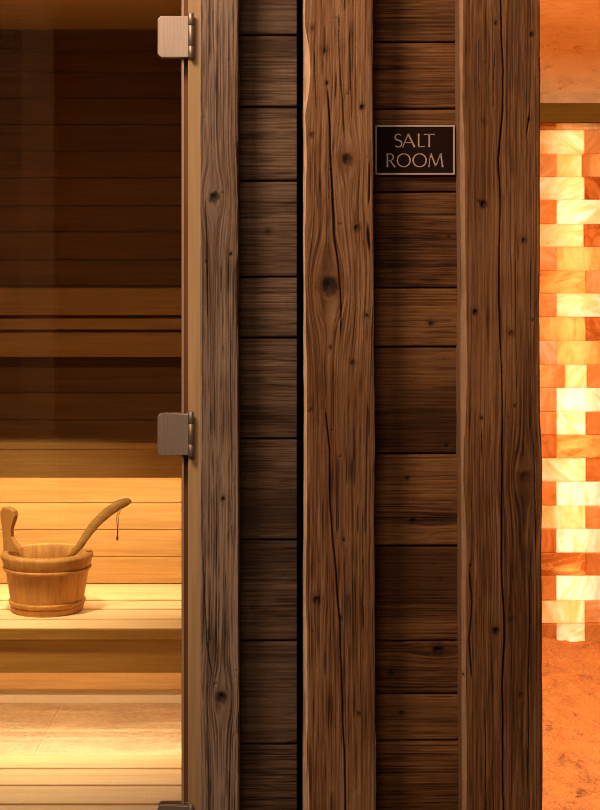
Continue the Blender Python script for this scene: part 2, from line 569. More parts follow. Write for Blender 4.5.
def timber(U, V, seed, knots=(), cracks=(), relief=1.0, coarse=1.0, checks=1.0, wavy=1.0, mott=1.0, contrast=1.75):
    """U across the grain, V along it, metres -> grain, patch, check (0..1) and height (m)"""
    s = U + wavy * (0.010 * (fbm(U * 7, V * 0.9, seed, 2) - 0.5) + 0.0022 * (fbm(U * 40, V * 6, seed + 3, 2) - 0.5))
    dark = np.zeros_like(U); hole = np.zeros_like(U); halo = np.zeros_like(U)
    for (ku, kv, r, depth) in knots:
        dx = U - ku
        dv = (V - kv)
        R = r * 1.35
        d2 = dx * dx + (dv * 0.36) ** 2
        ws = float(np.clip((r - 0.0055) / 0.0045, 0.12, 1.0))
        s = s - ws * dx * np.minimum(1.0, (R * R) / np.maximum(d2, 1e-9)) * 0.85 * np.exp(-(dv / (R * 7)) ** 2)
        d = np.sqrt(dx * dx + (dv * 0.85) ** 2) * (1 + 0.5 * (fbm(U * 160, V * 160, seed + 5, 2) - 0.5))
        s = s + ws * np.where(d < R, 1, 0) * (d * 0.35) * (1 - d / R)
        k = 1 - sstep(r * 0.55, r * 1.05, d)
        ang = np.arctan2(dv, dx)
        k = k * (0.72 + 0.45 * vnoise(ang * 4.0 + 40, d * 300, seed + 6))
        if r > 0.005:
            ray_ = sstep(0.80, 0.92, vnoise(ang * 3.2 + 20, d * 30 + 3, seed + 7)) * (1 - sstep(r * 0.9, r * 1.6, d))
            k = np.maximum(k, ray_ * 0.9)
        k = np.clip(k, 0, 1)
        halo = np.maximum(halo, (1 - sstep(r * 0.7, r * 2.3, d)) * 0.75)
        dark = np.maximum(dark, k * min(1.0, depth))
        hole = np.maximum(hole, (1 - sstep(0, r * 0.75, d)) * depth)
    c = coarse
    n0 = vnoise(s * 55 / c, V * 0.9, seed + 11)
    n1 = vnoise(s * 190 / c, V * 2.2, seed + 12)
    n2 = vnoise(s * 480 / c, V * 7, seed + 13)
    n3 = vnoise(s * 700, V * 40, seed + 14)
    ph = s * 150 / c + 1.2 * vnoise(s * 20, V * 0.7, seed + 15)
    ring = 1 - np.abs(2 * (ph - np.floor(ph)) - 1)
    late = 1 - sstep(0.0, 0.38, ring)                     # narrow dark late wood
    n4 = vnoise(s * 1050, V * 14, seed + 16)
    g = 0.12 * n0 + 0.13 * n1 + 0.19 * n2 + 0.23 * n3 + 0.31 * n4 + 0.06 - 0.15 * late * sstep(0.35, 0.75, n0) * (0.4 + 0.8 * n2) + 0.03
    g = 0.5 + (g - 0.50) * contrast
    g = g + 0.42 * (fbm(U * 14, V * 5.0, seed + 21, 4) - 0.5) * mott
    patch = sstep(0.50, 0.80, fbm(U * 11, V * 2.6, seed + 22, 3)) * 0.55
    patch = np.maximum(patch, halo * 0.7)
    fib = sstep(0.66, 0.90, vnoise(s * 620, V * 6.0, seed + 17)) * (0.35 + 0.65 * vnoise(U * 30, V * 8, seed + 18))
    lit = sstep(0.70, 0.92, vnoise(s * 560 + 9.5, V * 9.0, seed + 19))
    g = g - 0.30 * fib * contrast / 1.75 + 0.16 * lit * contrast / 1.75
    # short drying checks strung along the grain
    ck = vnoise(s * 330, V * 14, seed + 31)
    gate = sstep(0.56, 0.74, fbm(U * 22, V * 4.0, seed + 32, 2))
    chk = sstep(0.74, 0.86, ck) * gate * checks
    pin = sstep(0.955, 0.985, vnoise(U * 210, V * 150, seed + 35)) * 0.8 * checks
    chk = np.maximum(chk, pin)
    h = relief * (0.0006 * (n1 - 0.5) + 0.0007 * (n2 - 0.5) + 0.0004 * (n3 - 0.5) + 0.0022 * (fbm(U * 16, V * 3, seed + 41, 2) - 0.5) + 0.0003 * late - 0.0007 * fib)
    # rough chips
    h = h - 0.0010 * relief * sstep(0.66, 0.74, fbm(s * 70, V * 13, seed + 43, 2))
    h = h - 0.0022 * chk - 0.0035 * hole - 0.0008 * halo
    g = g - 0.25 * dark
    check = np.clip(0.85 * chk + 0.97 * dark * (0.72 + 0.28 * hole), 0, 1)
    for (pts, wd, dep) in cracks:
        pts = sorted(pts)
        pv = np.array([p[0] for p in pts]); pu = np.array([p[1] for p in pts])
        uc = np.interp(V, pv, pu) + 0.0035 * (fbm(V * 13, V * 0 + 0.5, seed + 51, 3) - 0.5)
        fade = sstep(pv[0], pv[0] + 0.03, V) * (1 - sstep(pv[-1] - 0.03, pv[-1], V))
        wv = wd * (0.45 + 0.9 * vnoise(V * 9, V * 0 + 1.5, seed + 53)) * np.maximum(fade, 0.05)
        pr = np.exp(-((U - uc) / wv) ** 2) * fade
        h = h - dep * pr
        check = np.maximum(check, sstep(0.25, 0.75, pr) * 0.95)
    return np.clip(g, 0, 1), np.clip(patch, 0, 1), check, h


def grid_mesh(name, XYZ, fields, closed=False, caps=True):
    """XYZ (rows, cols, 3); rows run along the piece, columns around its profile"""
    r, c = XYZ.shape[:2]
    me = bpy.data.meshes.new(name)
    n = r * c
    idx = np.arange(n).reshape(r, c)
    cols = np.arange(c) if closed else np.arange(c - 1)
    nx = (cols + 1) % c
    a = idx[:-1][:, cols]; b = idx[:-1][:, nx]; d = idx[1:][:, cols]; e = idx[1:][:, nx]
    quads = np.stack([a, b, e, d], -1).reshape(-1, 4)
    nq = len(quads)
    loops = quads.ravel().tolist()
    starts = list(range(0, nq * 4, 4))
    if caps and closed:
        lo = idx[0][::-1].tolist(); hi = idx[-1].tolist()
        starts += [len(loops), len(loops) + len(lo)]
        loops += lo + hi
    me.vertices.add(n)
    me.vertices.foreach_set('co', XYZ.reshape(-1).astype(np.float32))
    me.loops.add(len(loops))
    me.loops.foreach_set('vertex_index', np.array(loops, dtype=np.int32))
    me.polygons.add(len(starts))
    me.polygons.foreach_set('loop_start', np.array(starts, dtype=np.int32))
    me.update(calc_edges=True)
    me.validate()
    for k, v in fields.items():
        at = me.attributes.new(k, 'FLOAT', 'POINT')
        at.data.foreach_set('value', v.reshape(-1).astype(np.float32))
    me.polygons.foreach_set('use_smooth', np.ones(len(me.polygons), dtype=bool))
    return me


def zrows(z0, z1, va, vb, fine=0.0018, coarse=0.02):
    lo = np.arange(z0, va, coarse)
    mid = np.arange(va, vb, fine)
    hi = np.arange(vb, z1, coarse)
    return np.concatenate([lo, mid, hi, [z1]])


def post(name, seed, L, R, yf, yb, z0, z1, wl, wr, mat, label, knots, cracks, fine=0.0009, relief=1.0, edge=0.001, coarse=1.0, worn=0.8, contrast=1.3, checks=0.7, **k):
    """vertical timber. L, R: [(z, x)] of its edges; wl, wr: [(z, m)] width of the worn corner"""
    zs = zrows(z0, z1, 0.53, 1.81)
    it = lambda p, z: np.interp(z, [q[0] for q in sorted(p)], [q[1] for q in sorted(p)])
    wob = lambda sd, a: a * (fbm(zs * 9, zs * 0 + sd, seed + sd, 3) - 0.5) * 2
    xl = it(L, zs) + wob(3, edge); xr = it(R, zs) + wob(4, edge)
    a = np.maximum(it(wl, zs) * (1 + 0.45 * wob(5, 1.0)) + wob(6, 0.0012), 0.0006)
    b = np.maximum(it(wr, zs) * (1 + 0.45 * wob(7, 1.0)) + wob(8, 0.0012), 0.0006)
    W = np.mean(xr - xl)
    nf = int(W / fine)
    D = yb - yf
    # profile parameter: side, corner, front, corner, side
    t1 = np.linspace(0, 1, 14)[:-1]; t2 = np.linspace(0, 1, 12)[:-1]; t3 = np.linspace(0, 1, nf)[:-1]; t5 = np.linspace(0, 1, 14)
    rows = []
    px_, py_, uu, nx_, ny_ = [], [], [], [], []
    for i, z in enumerate(zs):
        A = a[i]; B = b[i]; dA = min(A * 1.15, D * 0.8); dB = min(B * 1.15, D * 0.8)
        l = xl[i]; r = xr[i]
        xs = np.concatenate([np.full(13, l), l + A * t2, l + A + (r - B - l - A) * t3, r - B + B * t2, np.full(14, r)])
        ys = np.concatenate([yb + (yf + dA - yb) * t1, yf + dA * (1 - t2) ** 1.3, np.full(nf - 1, yf), yf + dB * t2 ** 1.3, yf + dB + (yb - yf - dB) * t5])
        u = np.concatenate([l - (ys[:13] - yf) , xs[13:-14], r + (ys[-14:] - yf)])
        sn = np.concatenate([np.full(13, -1.0), -0.75 * (1 - t2) - 0.0, np.zeros(nf - 1), 0.75 * t2, np.full(14, 1.0)])
        cn = -np.sqrt(1 - np.minimum(np.abs(sn), 1) ** 2)
        px_.append(xs); py_.append(ys); uu.append(u); nx_.append(sn); ny_.append(cn)
    xs = np.array(px_); ys = np.array(py_); U = np.array(uu); NX = np.array(nx_); NY = np.array(ny_)
    V = np.repeat(zs[:, None], xs.shape[1], 1)
    g, p, c, h = timber(U, V, seed, knots, cracks, relief=relief, coarse=coarse, contrast=contrast, checks=checks)
    h[:, 0] = 0; h[:, -1] = 0
    wn = np.zeros_like(g)
    rag = 0.75 + 0.5 * fbm(V * 60, U * 300, seed + 61, 2)
    wn[:, 13:23] = worn * rag[:, 13:23]
    wn[:, 4:13] = worn * 0.55 * rag[:, 4:13]
    wn[:, -22:-14] = worn * 0.40 * rag[:, -22:-14]
    wn *= np.clip(0.35 + 1.3 * g, 0, 1)
    pos = np.stack([xs + NX * h, ys + NY * h, V], -1)
    me = grid_mesh(name, pos, {'grain': g, 'patch': p, 'check': c * (1 - 0.6 * wn), 'worn': np.clip(wn, 0, 1)}, closed=True)
    return link(name, me, M[mat], None, label=label, cat='timber post', **k)


def plank_wall(name, seed, x0, x1, yf, yb, seams, mat, knots=(), relief=0.8, tilt=None, **k):
    """horizontal reclaimed planks between seams (heights), one mesh; each plank has rounded edges and its own grain"""
    rnd = random.Random(seed)
    gap = 0.0022
    verts, G, Pn, C = [], [], [], []
    meshes = []
    xs = np.arange(x0, x1 + 1e-6, 0.0018)
    bm_all = None
    allV = []; allQ = []; off = 0
    for i in range(len(seams) - 1):
        za, zb = seams[i] + gap / 2, seams[i + 1] - gap / 2
        inview = zb > 0.52 and za < 1.82
        st = 0.0011 if inview else 0.02
        n = max(4, int((zb - za) / st))
        zz = np.linspace(za, zb, n)
        dy = rnd.uniform(-0.0015, 0.0015)
        X_ = np.repeat(xs[None, :], n, 0); Z_ = np.repeat(zz[:, None], len(xs), 1)
        kn = [(q[1], q[0], q[2], q[3]) for q in knots if za < q[1] < zb]
        g, p, c, h = timber(Z_, X_ * 1.0, seed + 97 * i, kn, (), relief=relief, coarse=rnd.choice([0.8, 1.0, 1.3]), checks=0.5, wavy=1.0, mott=1.6, contrast=1.25)
        g = np.clip(g + rnd.uniform(-0.10, 0.07), 0, 1)
        if rnd.random() < 0.45:
            p = np.clip(p + rnd.uniform(0.1, 0.45), 0, 1)
        ed = np.minimum(Z_ - za, zb - Z_)
        rnd_e = 0.0022 * np.clip(1 - ed / 0.003, 0, 1) ** 2
        Y_ = yf + dy + rnd_e - h
        pos = np.stack([X_, Y_, Z_], -1)
        # returns into the joint
        top = pos[-1:].copy(); top[..., 1] = yb
        bot = pos[:1].copy(); bot[..., 1] = yb
        pos = np.concatenate([bot, pos, top], 0)
        ext = lambda a: np.concatenate([a[:1], a, a[-1:]], 0)
        g, p, c = ext(g), ext(p), ext(c)
        # side returns
        lft = pos[:, :1].copy(); lft[..., 1] = yb
        rgt = pos[:, -1:].copy(); rgt[..., 1] = yb
        pos = np.concatenate([lft, pos, rgt], 1)
        ex2 = lambda a: np.concatenate([a[:, :1], a, a[:, -1:]], 1)
        g, p, c = ex2(g), ex2(p), ex2(c)
        r_, c_ = pos.shape[:2]
        idx = np.arange(r_ * c_).reshape(r_, c_) + off
        q = np.stack([idx[:-1, :-1], idx[:-1, 1:], idx[1:, 1:], idx[1:, :-1]], -1).reshape(-1, 4)
        allQ.append(q); allV.append(pos.reshape(-1, 3)); G.append(g.ravel()); Pn.append(p.ravel()); C.append(c.ravel())
        off += r_ * c_
    Vv = np.concatenate(allV); Q = np.concatenate(allQ)
    me = bpy.data.meshes.new(name)
    me.vertices.add(len(Vv)); me.vertices.foreach_set('co', Vv.astype(np.float32).ravel())
    me.loops.add(len(Q) * 4); me.loops.foreach_set('vertex_index', Q.astype(np.int32).ravel())
    me.polygons.add(len(Q)); me.polygons.foreach_set('loop_start', np.arange(0, len(Q) * 4, 4, dtype=np.int32))
    me.update(calc_edges=True); me.validate()
    for nme, a in (('grain', G), ('patch', Pn), ('check', C)):
        at = me.attributes.new(nme, 'FLOAT', 'POINT')
        at.data.foreach_set('value', np.concatenate(a).astype(np.float32))
    me.polygons.foreach_set('use_smooth', np.ones(len(me.polygons), dtype=bool))
    return link(name, me, M[mat], None, **k)


YW = 2.555      # face of the plank cladding
YP = 2.48       # face of the posts
YB = 2.60       # back of the posts

# ================================================================== SETTING: corridor
MB().box(-3.0, 3.2, -1.6, 2.50, -0.12, 0.0).build('floor', M['corridor_floor'], kind='structure')
MB().box(-3.0, 3.2, -1.6, 2.50, 2.62, 2.75).build('ceiling', M['plaster'], kind='structure')
MB().box(-3.1, -3.0, -1.6, 2.60, 0, 2.62).build('wall_corridor_left', M['plaster'], kind='structure')
MB().box(3.2, 3.3, -1.6, 2.60, 0, 2.62).build('wall_corridor_right', M['plaster'], kind='structure')
# far side of the corridor behind the viewer, with its own reclaimed cladding (seen mirrored in the glass)
MB().box(-3.0, 3.2, -1.75, -1.6, 0, 2.62).build('wall_corridor_rear', M['dark_void'], kind='structure')
rw = MB()
rr = random.Random(5)
z = 0.0
while z < 2.58:
    h_ = rr.uniform(0.11, 0.19)
    rw.box(-3.0, -1.03, -1.30, -1.25, z, min(z + h_ - 0.003, 2.6), 0.003, rr.random())
    z += h_
rw.build('wall_corridor_cladding', pine_mat('rear_cladding', (0.14, 0.085, 0.05), (0.22, 0.14, 0.085), (0.30, 0.2, 0.13), axis=0, tonevar=0.5), kind='structure')
MB().box(-1.035, -0.915, -1.30, -1.19, 0, 2.6, 0.004).build('trim_4', pine_mat('rear_post', (0.24, 0.13, 0.06), (0.36, 0.2, 0.1), (0.46, 0.28, 0.15), axis=2), kind='structure')

# front between corridor and the two rooms
wf = MB()
wf.box(-0.176, -0.115, 2.602, 2.68, 0, 2.62)        # partition core, sauna side
wf.box(-0.115, 0.335, 2.602, 2.68, 0, 2.62)       # behind the plank cladding
wf.box(-3.0, -0.176, 2.605, 2.66, 2.10, 2.62)       # above the glass door
wf.box(-3.0, -0.92, 2.56, 2.66, 0, 2.10)          # beyond the glass door
wf.build('wall_front', M['dark_void'], kind='structure')
MB().box(0.335, 3.2, 2.50, 2.66, 2.25, 2.62).build('wall_front_lintel', M['dark_void'], kind='structure')
MB().box(1.5, 3.2, 2.50, 2.66, 0, 2.25).build('wall_front_right', M['dark_void'], kind='structure')

fc = MB()
z = 0.0
while z < 2.58:
    h_ = rr.uniform(0.11, 0.18)
    fc.box(-3.0, -0.923, 2.53, 2.56, z, min(z + h_ - 0.003, 2.6), 0.003, rr.random())
    z += h_
fc.build('wall_cladding_left', bpy.data.materials['rear_cladding'], kind='structure')
# plank cladding
def seamlist(py, lo, hi, seed):
    r = random.Random(seed)
    zs = sorted(Zh(p, YW) for p in py)
    z = zs[0]
    while z > lo + 0.16:
        z -= r.uniform(0.11, 0.17); zs.insert(0, z)
    zs.insert(0, lo)
    z = zs[-1]
    while z < hi - 0.16:
        z += r.uniform(0.11, 0.17); zs.append(z)
    zs.append(hi)
    return zs


def KX(px, py, r_px, d, y=YW):
    q = P(px, py, y)
    return (q.x, q.z, r_px * y / F, d)


kn_l = [KX(268, 232, 3.0, 0.35), KX(252, 608, 2.0, 0.3), KX(285, 575, 1.6, 0.4)]
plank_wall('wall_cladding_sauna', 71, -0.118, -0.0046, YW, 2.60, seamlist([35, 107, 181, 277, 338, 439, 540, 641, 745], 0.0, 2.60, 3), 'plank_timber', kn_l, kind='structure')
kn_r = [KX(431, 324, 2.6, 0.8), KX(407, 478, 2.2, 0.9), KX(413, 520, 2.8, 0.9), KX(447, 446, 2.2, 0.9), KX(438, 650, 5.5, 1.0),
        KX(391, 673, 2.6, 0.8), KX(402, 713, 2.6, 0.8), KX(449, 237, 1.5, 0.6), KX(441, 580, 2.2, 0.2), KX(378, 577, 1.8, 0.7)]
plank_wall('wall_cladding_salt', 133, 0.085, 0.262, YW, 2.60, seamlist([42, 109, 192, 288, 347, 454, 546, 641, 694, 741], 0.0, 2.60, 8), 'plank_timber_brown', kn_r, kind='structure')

# black metal strip in the joint between the two fronts
tb = MB()
tb.box(-0.0046, 0.0040, 2.566, 2.60, 0, 2.6)
tb.box(-0.0046, -0.0036, 2.545, 2.566, 0, 2.6)
tb.build('trim_2', M['black'], kind='structure')


# ------------------------------------------------------------------ posts
def KP(px, py, r_px, d, y=YP):
    q = P(px, py, y)
    return (q.x, q.z, r_px * y / F, d)


def CR(pts, w_px, dep, y=YP):
    return ([(Zh(py, y), X(px, y)) for px, py in pts], w_px * y / F, dep)


def E(pts, y=YP):
    return [(Zh(py, y), X(px, y)) for px, py in pts]


def Wd(pts, y=YP):
    return [(Zh(py, y), wpx * y / F) for wpx, py in pts]


yb_ = 2.49
post('weathered_post', 11, E([(200, 0), (200, 810)], yb_), E([(237.5, 0), (238.5, 810)], yb_), yb_, YB, 0, 2.6,
     Wd([(1.0, 0), (1.5, 400), (1, 810)], yb_), Wd([(1.0, 0), (1.0, 810)], yb_), 'grey_timber',
     'narrow weathered grey-brown timber board beside the oak jamb of the glass door',
     [KP(214, 197, 6.5, 1.0, yb_), KP(231, 254, 2.0, 1.0, yb_), KP(223, 499, 2.2, 0.9, yb_), KP(222, 697, 6.0, 1.0, yb_),
      KP(206, 262, 1.6, 0.6, yb_), KP(210, 640, 1.5, 0.4, yb_), KP(229, 60, 1.2, 0.5, yb_)],
     [CR([(206, 190), (208, 330)], 0.5, 0.003, yb_), CR([(203, 545), (207, 640), (214, 690)], 0.6, 0.003, yb_), CR([(213, 0), (214, 90)], 0.4, 0.002, yb_), CR([(226, 560), (225, 680)], 0.4, 0.002, yb_),
      CR([(231, 330), (232, 560)], 0.4, 0.002, yb_)], relief=1.1, edge=0.0005, coarse=0.6, contrast=1.6)

post('knotty_post', 23, E([(303.5, 0), (303.5, 810)]), E([(373, 0), (374.5, 400), (376, 810)]), YP, YB, 0, 2.6,
     Wd([(2.5, -60), (2.5, 25), (6, 48), (8, 72), (5, 100), (2.5, 115), (4, 150), (2, 250), (3, 300), (3, 420), (4, 500), (4, 640), (5, 700), (6, 810)]),
     Wd([(2.5, 0), (2.5, 810)]), 'brown_timber',
     'broad knotty brown timber post left of the SALT ROOM sign, beside the black joint',
     [KP(329, 285, 10.0, 1.0), KP(347, 159, 6.0, 0.9), KP(317, 600, 4.5, 0.85), KP(327, 83, 1.8, 1.0), KP(353, 363, 3.5, 0.6),
      KP(331, 348, 2.5, 0.5), KP(362, 107, 3.0, 1.0), KP(357, 228, 3.5, 0.8), KP(312, 135, 3.0, 0.6), KP(311, 410, 3.0, 0.5),
      KP(359, 714, 2.8, 0.6), KP(341, 618, 2.5, 0.6), KP(313, 28, 3.0, 0.5), KP(367, 316, 2.5, 0.6), KP(325, 51, 3.2, 0.5), KP(344, 540, 1.8, 0.8)],
     [CR([(327, 80), (330, 130), (332, 185), (335, 235), (339, 265), (341, 300), (341, 345)], 0.8, 0.006),
      CR([(324, 400), (329, 450), (330, 500), (333, 540), (336, 575), (340, 620), (342, 690), (345, 760), (346, 830)], 0.9, 0.006),
      CR([(339, 0), (340, 60), (345, 150)], 0.5, 0.002), CR([(368, 215), (371, 262)], 1.1, 0.005), CR([(366, 92), (364, 112)], 1.0, 0.004), CR([(315, 40), (316, 120)], 0.5, 0.002),
      CR([(350, 20), (352, 130)], 0.4, 0.002), CR([(334, 350), (333, 440)], 0.5, 0.002), CR([(362, 500), (364, 640)], 0.4, 0.002),
      CR([(370, 150), (369, 215)], 0.7, 0.003)], relief=1.05, edge=0.0011, coarse=1.05)

post('cracked_post', 37, [(Zh(0, YW), X(455.2, YW)), (Zh(810, YW), X(458.2, YW))],
     E([(540, -40), (540, 300), (540, 420), (542.5, 465), (543, 500), (541.5, 560), (542.5, 700), (542.5, 830)]), YP, YB, 0, 2.6,
     Wd([(3.5, -60), (3.5, 30), (3, 90), (5, 160), (4, 220), (6, 300), (6, 380), (2, 450), (1.5, 480), (5, 560), (4, 640), (3.5, 700), (5, 760), (3, 830)]),
     Wd([(1.2, 0), (1.5, 810)]), 'umber_timber',
     'wide dark brown timber post with a long vertical crack, beside the glowing salt room',
     [KP(483.5, 204, 4.5, 1.0), KP(532, 34, 2.8, 0.9), KP(496, 23, 2.5, 0.7), KP(524, 240, 3.2, 0.7), KP(475, 312, 3.2, 1.0), KP(511, 333, 3.0, 0.6),
      KP(525, 477, 7.0, 0.6), KP(496, 631, 4.0, 1.0), KP(482, 418, 1.6, 0.8), KP(463, 676, 2.6, 1.0), KP(513, 620, 4.5, 0.4), KP(471, 566, 1.2, 1.0),
      KP(529, 119, 1.8, 1.0), KP(521, 695, 3.0, 0.5), KP(533, 320, 1.5, 0.6), KP(515, 406, 1.8, 0.6), KP(485, 122, 4.0, 0.3)],
     [CR([(501, -20), (502, 40), (503.5, 70), (503, 110), (499, 160), (500, 200), (499, 250), (499, 300), (501, 350), (503, 420), (502, 500), (502, 545), (503, 590), (504.5, 640), (503, 690), (503, 760), (504, 830)], 0.85, 0.007),
      CR([(482, 418), (483, 470)], 0.7, 0.004), CR([(531, 100), (526, 145)], 0.7, 0.004), CR([(522, 430), (525, 470)], 0.4, 0.002),
      CR([(495, 40), (493, 120)], 0.4, 0.002), CR([(515, 250), (517, 400)], 0.4, 0.002), CR([(530, 560), (528, 800)], 0.5, 0.002), CR([(485, 700), (487, 830)], 0.4, 0.002),
      CR([(470, 560), (472, 600), (469, 640), (474, 690)], 1.0, 0.003), CR([(534, 430), (536, 560)], 0.5, 0.002), CR([(478, 10), (480, 120)], 0.4, 0.002)], relief=0.9, edge=0.0010, contrast=1.15, checks=0.5)


# ------------------------------------------------------------------ glass door, jamb
jb = MB()
jb.box(X(188, 2.50), X(201, 2.50), 2.50, 2.60, 0, 2.12, 0.0012, 0.6)
jb.build('trim_1', M['jamb'], kind='structure')
st = MB()
st.box(X(181.4, 2.53), X(189.5, 2.53), 2.53, 2.60, 0, 2.12, 0.001, 0.5)
st.build('trim_3', M['stop'], kind='structure')
MB().box(-0.92, X(201, 2.5), 2.50, 2.56, 2.075, 2.12, 0.001, 0.6).build('trim_5', M['jamb'], kind='structure')
MB().box(-0.92, -0.88, 2.50, 2.60, 0, 2.075, 0.001, 0.6).build('trim_6', M['jamb'], kind='structure')

door = bpy.data.objects.new('door_1', None)
COL.objects.link(door)
door.location = (-0.5, 2.50, 0.01)
tag(door, kind='structure', label='brown-tinted frameless glass sauna door hung on bronze hinges')
dx0, dx1 = -0.872, X(181.6, 2.505)
MB(door.location).box(dx0, dx1, 2.502, 2.510, 0.01, 2.068).build('glass_pane', M['glass'], door)
MB(door.location).box(dx1, dx1 + 0.0035, 2.503, 2.509, 0.01, 2.068).build('edge_seal', M['glass_edge'], door, label='brown seal strip along the glass edge')


def hinge(zc, style, label):
    t = thing('door_hinge', (X(188, 2.49), 2.498, zc), label, 'hinge', 'bronze hinges of the glass door')
    s = 2.49 / F
    hh = 20.8 * s
    x0, x1 = X(157.3, 2.49), X(188.5, 2.49)
    if style == 'chamfer':
        c = 3.4 * s
        poly = [(x0 + c, zc - hh), (x1, zc - hh), (x1, zc + hh), (x0 + c, zc + hh), (x0, zc + hh - c), (x0, zc - hh + c)]
    else:
        c = 3.6 * s
        poly = [(x1, zc - hh), (x1, zc + hh)]
        for k in range(7):
            a = PI / 2 + k / 6 * PI / 2
            poly.append((x0 + c + c * math.cos(a), zc + hh - c + c * math.sin(a)))
        for k in range(7):
            a = PI + k / 6 * PI / 2
            poly.append((x0 + c + c * math.cos(a), zc - hh + c + c * math.sin(a)))
    o = MB(t.location).prism(poly[::-1], 2.4935, 2.5015, bev=0.0011).build('front_plate', M['bronze'], t)
    o = MB(t.location).prism(poly[::-1], 2.5105, 2.5165, bev=0.0008).build('back_plate', M['bronze'], t)
    xb = X(190.8, 2.488)
    rb = 3.0 * s
    kk = [(zc - hh - 0.001, zc - 9.5 * s), (zc - 9.5 * s + 0.0007, zc + 11.0 * s), (zc + 11.0 * s + 0.0007, zc + hh + 2.2 * s)]
    for a, b in kk:
        m = MB(t.location)
        m.lathe([(rb * 0.86, a), (rb, a + 0.0006), (rb, b - 0.0006), (rb * 0.86, b)], (xb, 2.4895, 0), 28)
        m.build('knuckle', M['bronze'], t)
    m = MB(t.location)
    m.lathe([(rb * 0.6, zc - hh - 0.002), (rb * 0.6, zc + hh + 2.6 * s)], (xb, 2.4895, 0), 16)
    m.build('pin', M['bronze'], t)
    MB(t.location).box(xb - rb * 0.8, xb + rb * 0.8, 2.4895, 2.5005, zc - hh + 0.002, zc + hh - 0.002, 0.0005).build('jamb_leaf', M['bronze'], t)
    return t


hinge(Zh(36.3, 2.49), 'chamfer', 'topmost bronze hinge of the glass door, plate with clipped corners')
hinge(Zh(434.8, 2.49), 'round', 'bronze hinge halfway down the glass door, plate with rounded corners')
hinge(Zh(827.5, 2.49), 'round', 'lowest bronze hinge of the glass door, cut off by the bottom of the picture')


# ================================================================== SETTING: sauna
YS = 5.118                   # back wall of the sauna
SX0, SX1 = -2.3, -0.15
CZ = 2.065
# back wall boards
sw = MB()
su = MB()
r = random.Random(2)
pys = [52, 72, 98, 124.5, 151, 178, 206, 232, 260, 286, 312, 339, 366, 393, 420, 447, 474, 503, 530, 557, 584]
zs_ = [Zh(p, YS) for p in pys]
zs_ = sorted(zs_ + [2.075])
z = zs_[0]
lowz = []
while z > 0.10:
    z -= 0.0815; lowz.append(max(z, 0.036))
zs_ = sorted(lowz + zs_)
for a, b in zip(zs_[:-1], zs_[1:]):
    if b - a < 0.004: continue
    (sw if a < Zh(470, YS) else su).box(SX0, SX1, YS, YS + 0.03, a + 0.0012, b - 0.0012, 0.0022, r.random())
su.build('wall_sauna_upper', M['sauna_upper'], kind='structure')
sw.box(SX0, SX1, YS + 0.012, YS + 0.06, 0, CZ, 0, 0.2)
sw.build('wall_sauna_back', M['sauna_wall'], kind='structure')
# side walls
for nme, xa, xb in (('wall_sauna_left', SX0 - 0.04, SX0), ('wall_sauna_right', SX1, SX1 + 0.03)):
    m = MB()
    z = 0.0
    while z < CZ:
        m.box(xa, xb, 2.68, YS, z, min(z + 0.080, CZ), 0.0015, r.random())
        z += 0.0815
    m.build(nme, pine_mat(nme + '_pine', (0.50, 0.28, 0.10), (0.62, 0.375, 0.145), (0.70, 0.45, 0.19), axis=1), kind='structure')
sc_ = MB()
y = YS
for py in (19, 7, -5, -17):
    y2 = (CZ - CH) * F / (HY - py)
    sc_.box(SX0, SX1, y2 + 0.0015, y - 0.0015, CZ, CZ + 0.02, 0.002, r.random())
    y = y2
while y > 2.70:
    sc_.box(SX0, SX1, max(y - 0.22, 2.68), y - 0.003, CZ, CZ + 0.02, 0.002, r.random())
    y -= 0.223
sc_.box(SX0, SX1, 2.66, YS, CZ + 0.015, CZ + 0.05, 0, 0.2)
sc_.build('ceiling_sauna', M['sauna_wall'], kind='structure')
# stone floor: tiles with narrow joints
sf = MB()
xg = X(62, 5.11)
MB().box(SX0, SX1, 2.5, YS, -0.12, -0.002).build('floor_sauna_joints', M['grout'], kind='structure')
xe = [SX0] + [xg + 0.6 * k for k in range(-2, 1) if xg + 0.6 * k > SX0 + 0.05] + [SX1]
ye = [2.5, 3.3, 3.9, 4.5, YS]
for a, b in zip(xe[:-1], xe[1:]):
    for c, d in zip(ye[:-1], ye[1:]):
        sf.box(a + 0.0022, b - 0.0022, c + 0.0012, d - 0.0012, -0.02, 0.0, 0.0008, r.random())
sf.build('floor_sauna', M['stone'], kind='structure')
MB().box(SX0, SX1, YS - 0.008, YS + 0.002, 0, 0.0245, 0.001).build('baseboard_sauna', plain_mat('pale_stone', (0.74, 0.62, 0.46), 0.5), kind='structure')

# bench
YF, HB = 4.523, CH - 1.05
bench = thing('sauna_bench', ((SX0 + SX1) / 2, 4.82, 0), 'pale slatted sauna bench carrying the wooden bucket', 'bench')
bl = bench.location
m = MB(bl)
ys_ = [(4.5345, 4.634), (4.650, 4.761), (4.777, 4.881), (4.897, 4.988), (4.992, 5.117)]
for i, (a, b) in enumerate(ys_):
    m.box(SX0 + 0.02, SX1 - 0.02, a, b, HB - 0.028, HB, 0.003, [0.6, 0.75, 0.5, 0.8, 0.65][i])
m.build('seat', M['sauna_bench'], bench)
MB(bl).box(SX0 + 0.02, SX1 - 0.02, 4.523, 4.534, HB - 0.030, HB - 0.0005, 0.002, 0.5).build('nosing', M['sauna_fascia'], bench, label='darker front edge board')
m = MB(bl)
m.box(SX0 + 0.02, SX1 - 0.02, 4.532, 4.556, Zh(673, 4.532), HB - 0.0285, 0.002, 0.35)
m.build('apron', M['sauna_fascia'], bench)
for x_ in (SX0 + 0.1, -1.25, SX1 - 0.06):
    MB(bl).box(x_ - 0.02, x_ + 0.02, 4.60, 4.64, 0, HB - 0.029, 0.002, 0.4).build('leg', M['sauna_rail'], bench)
strip = MB(bl)
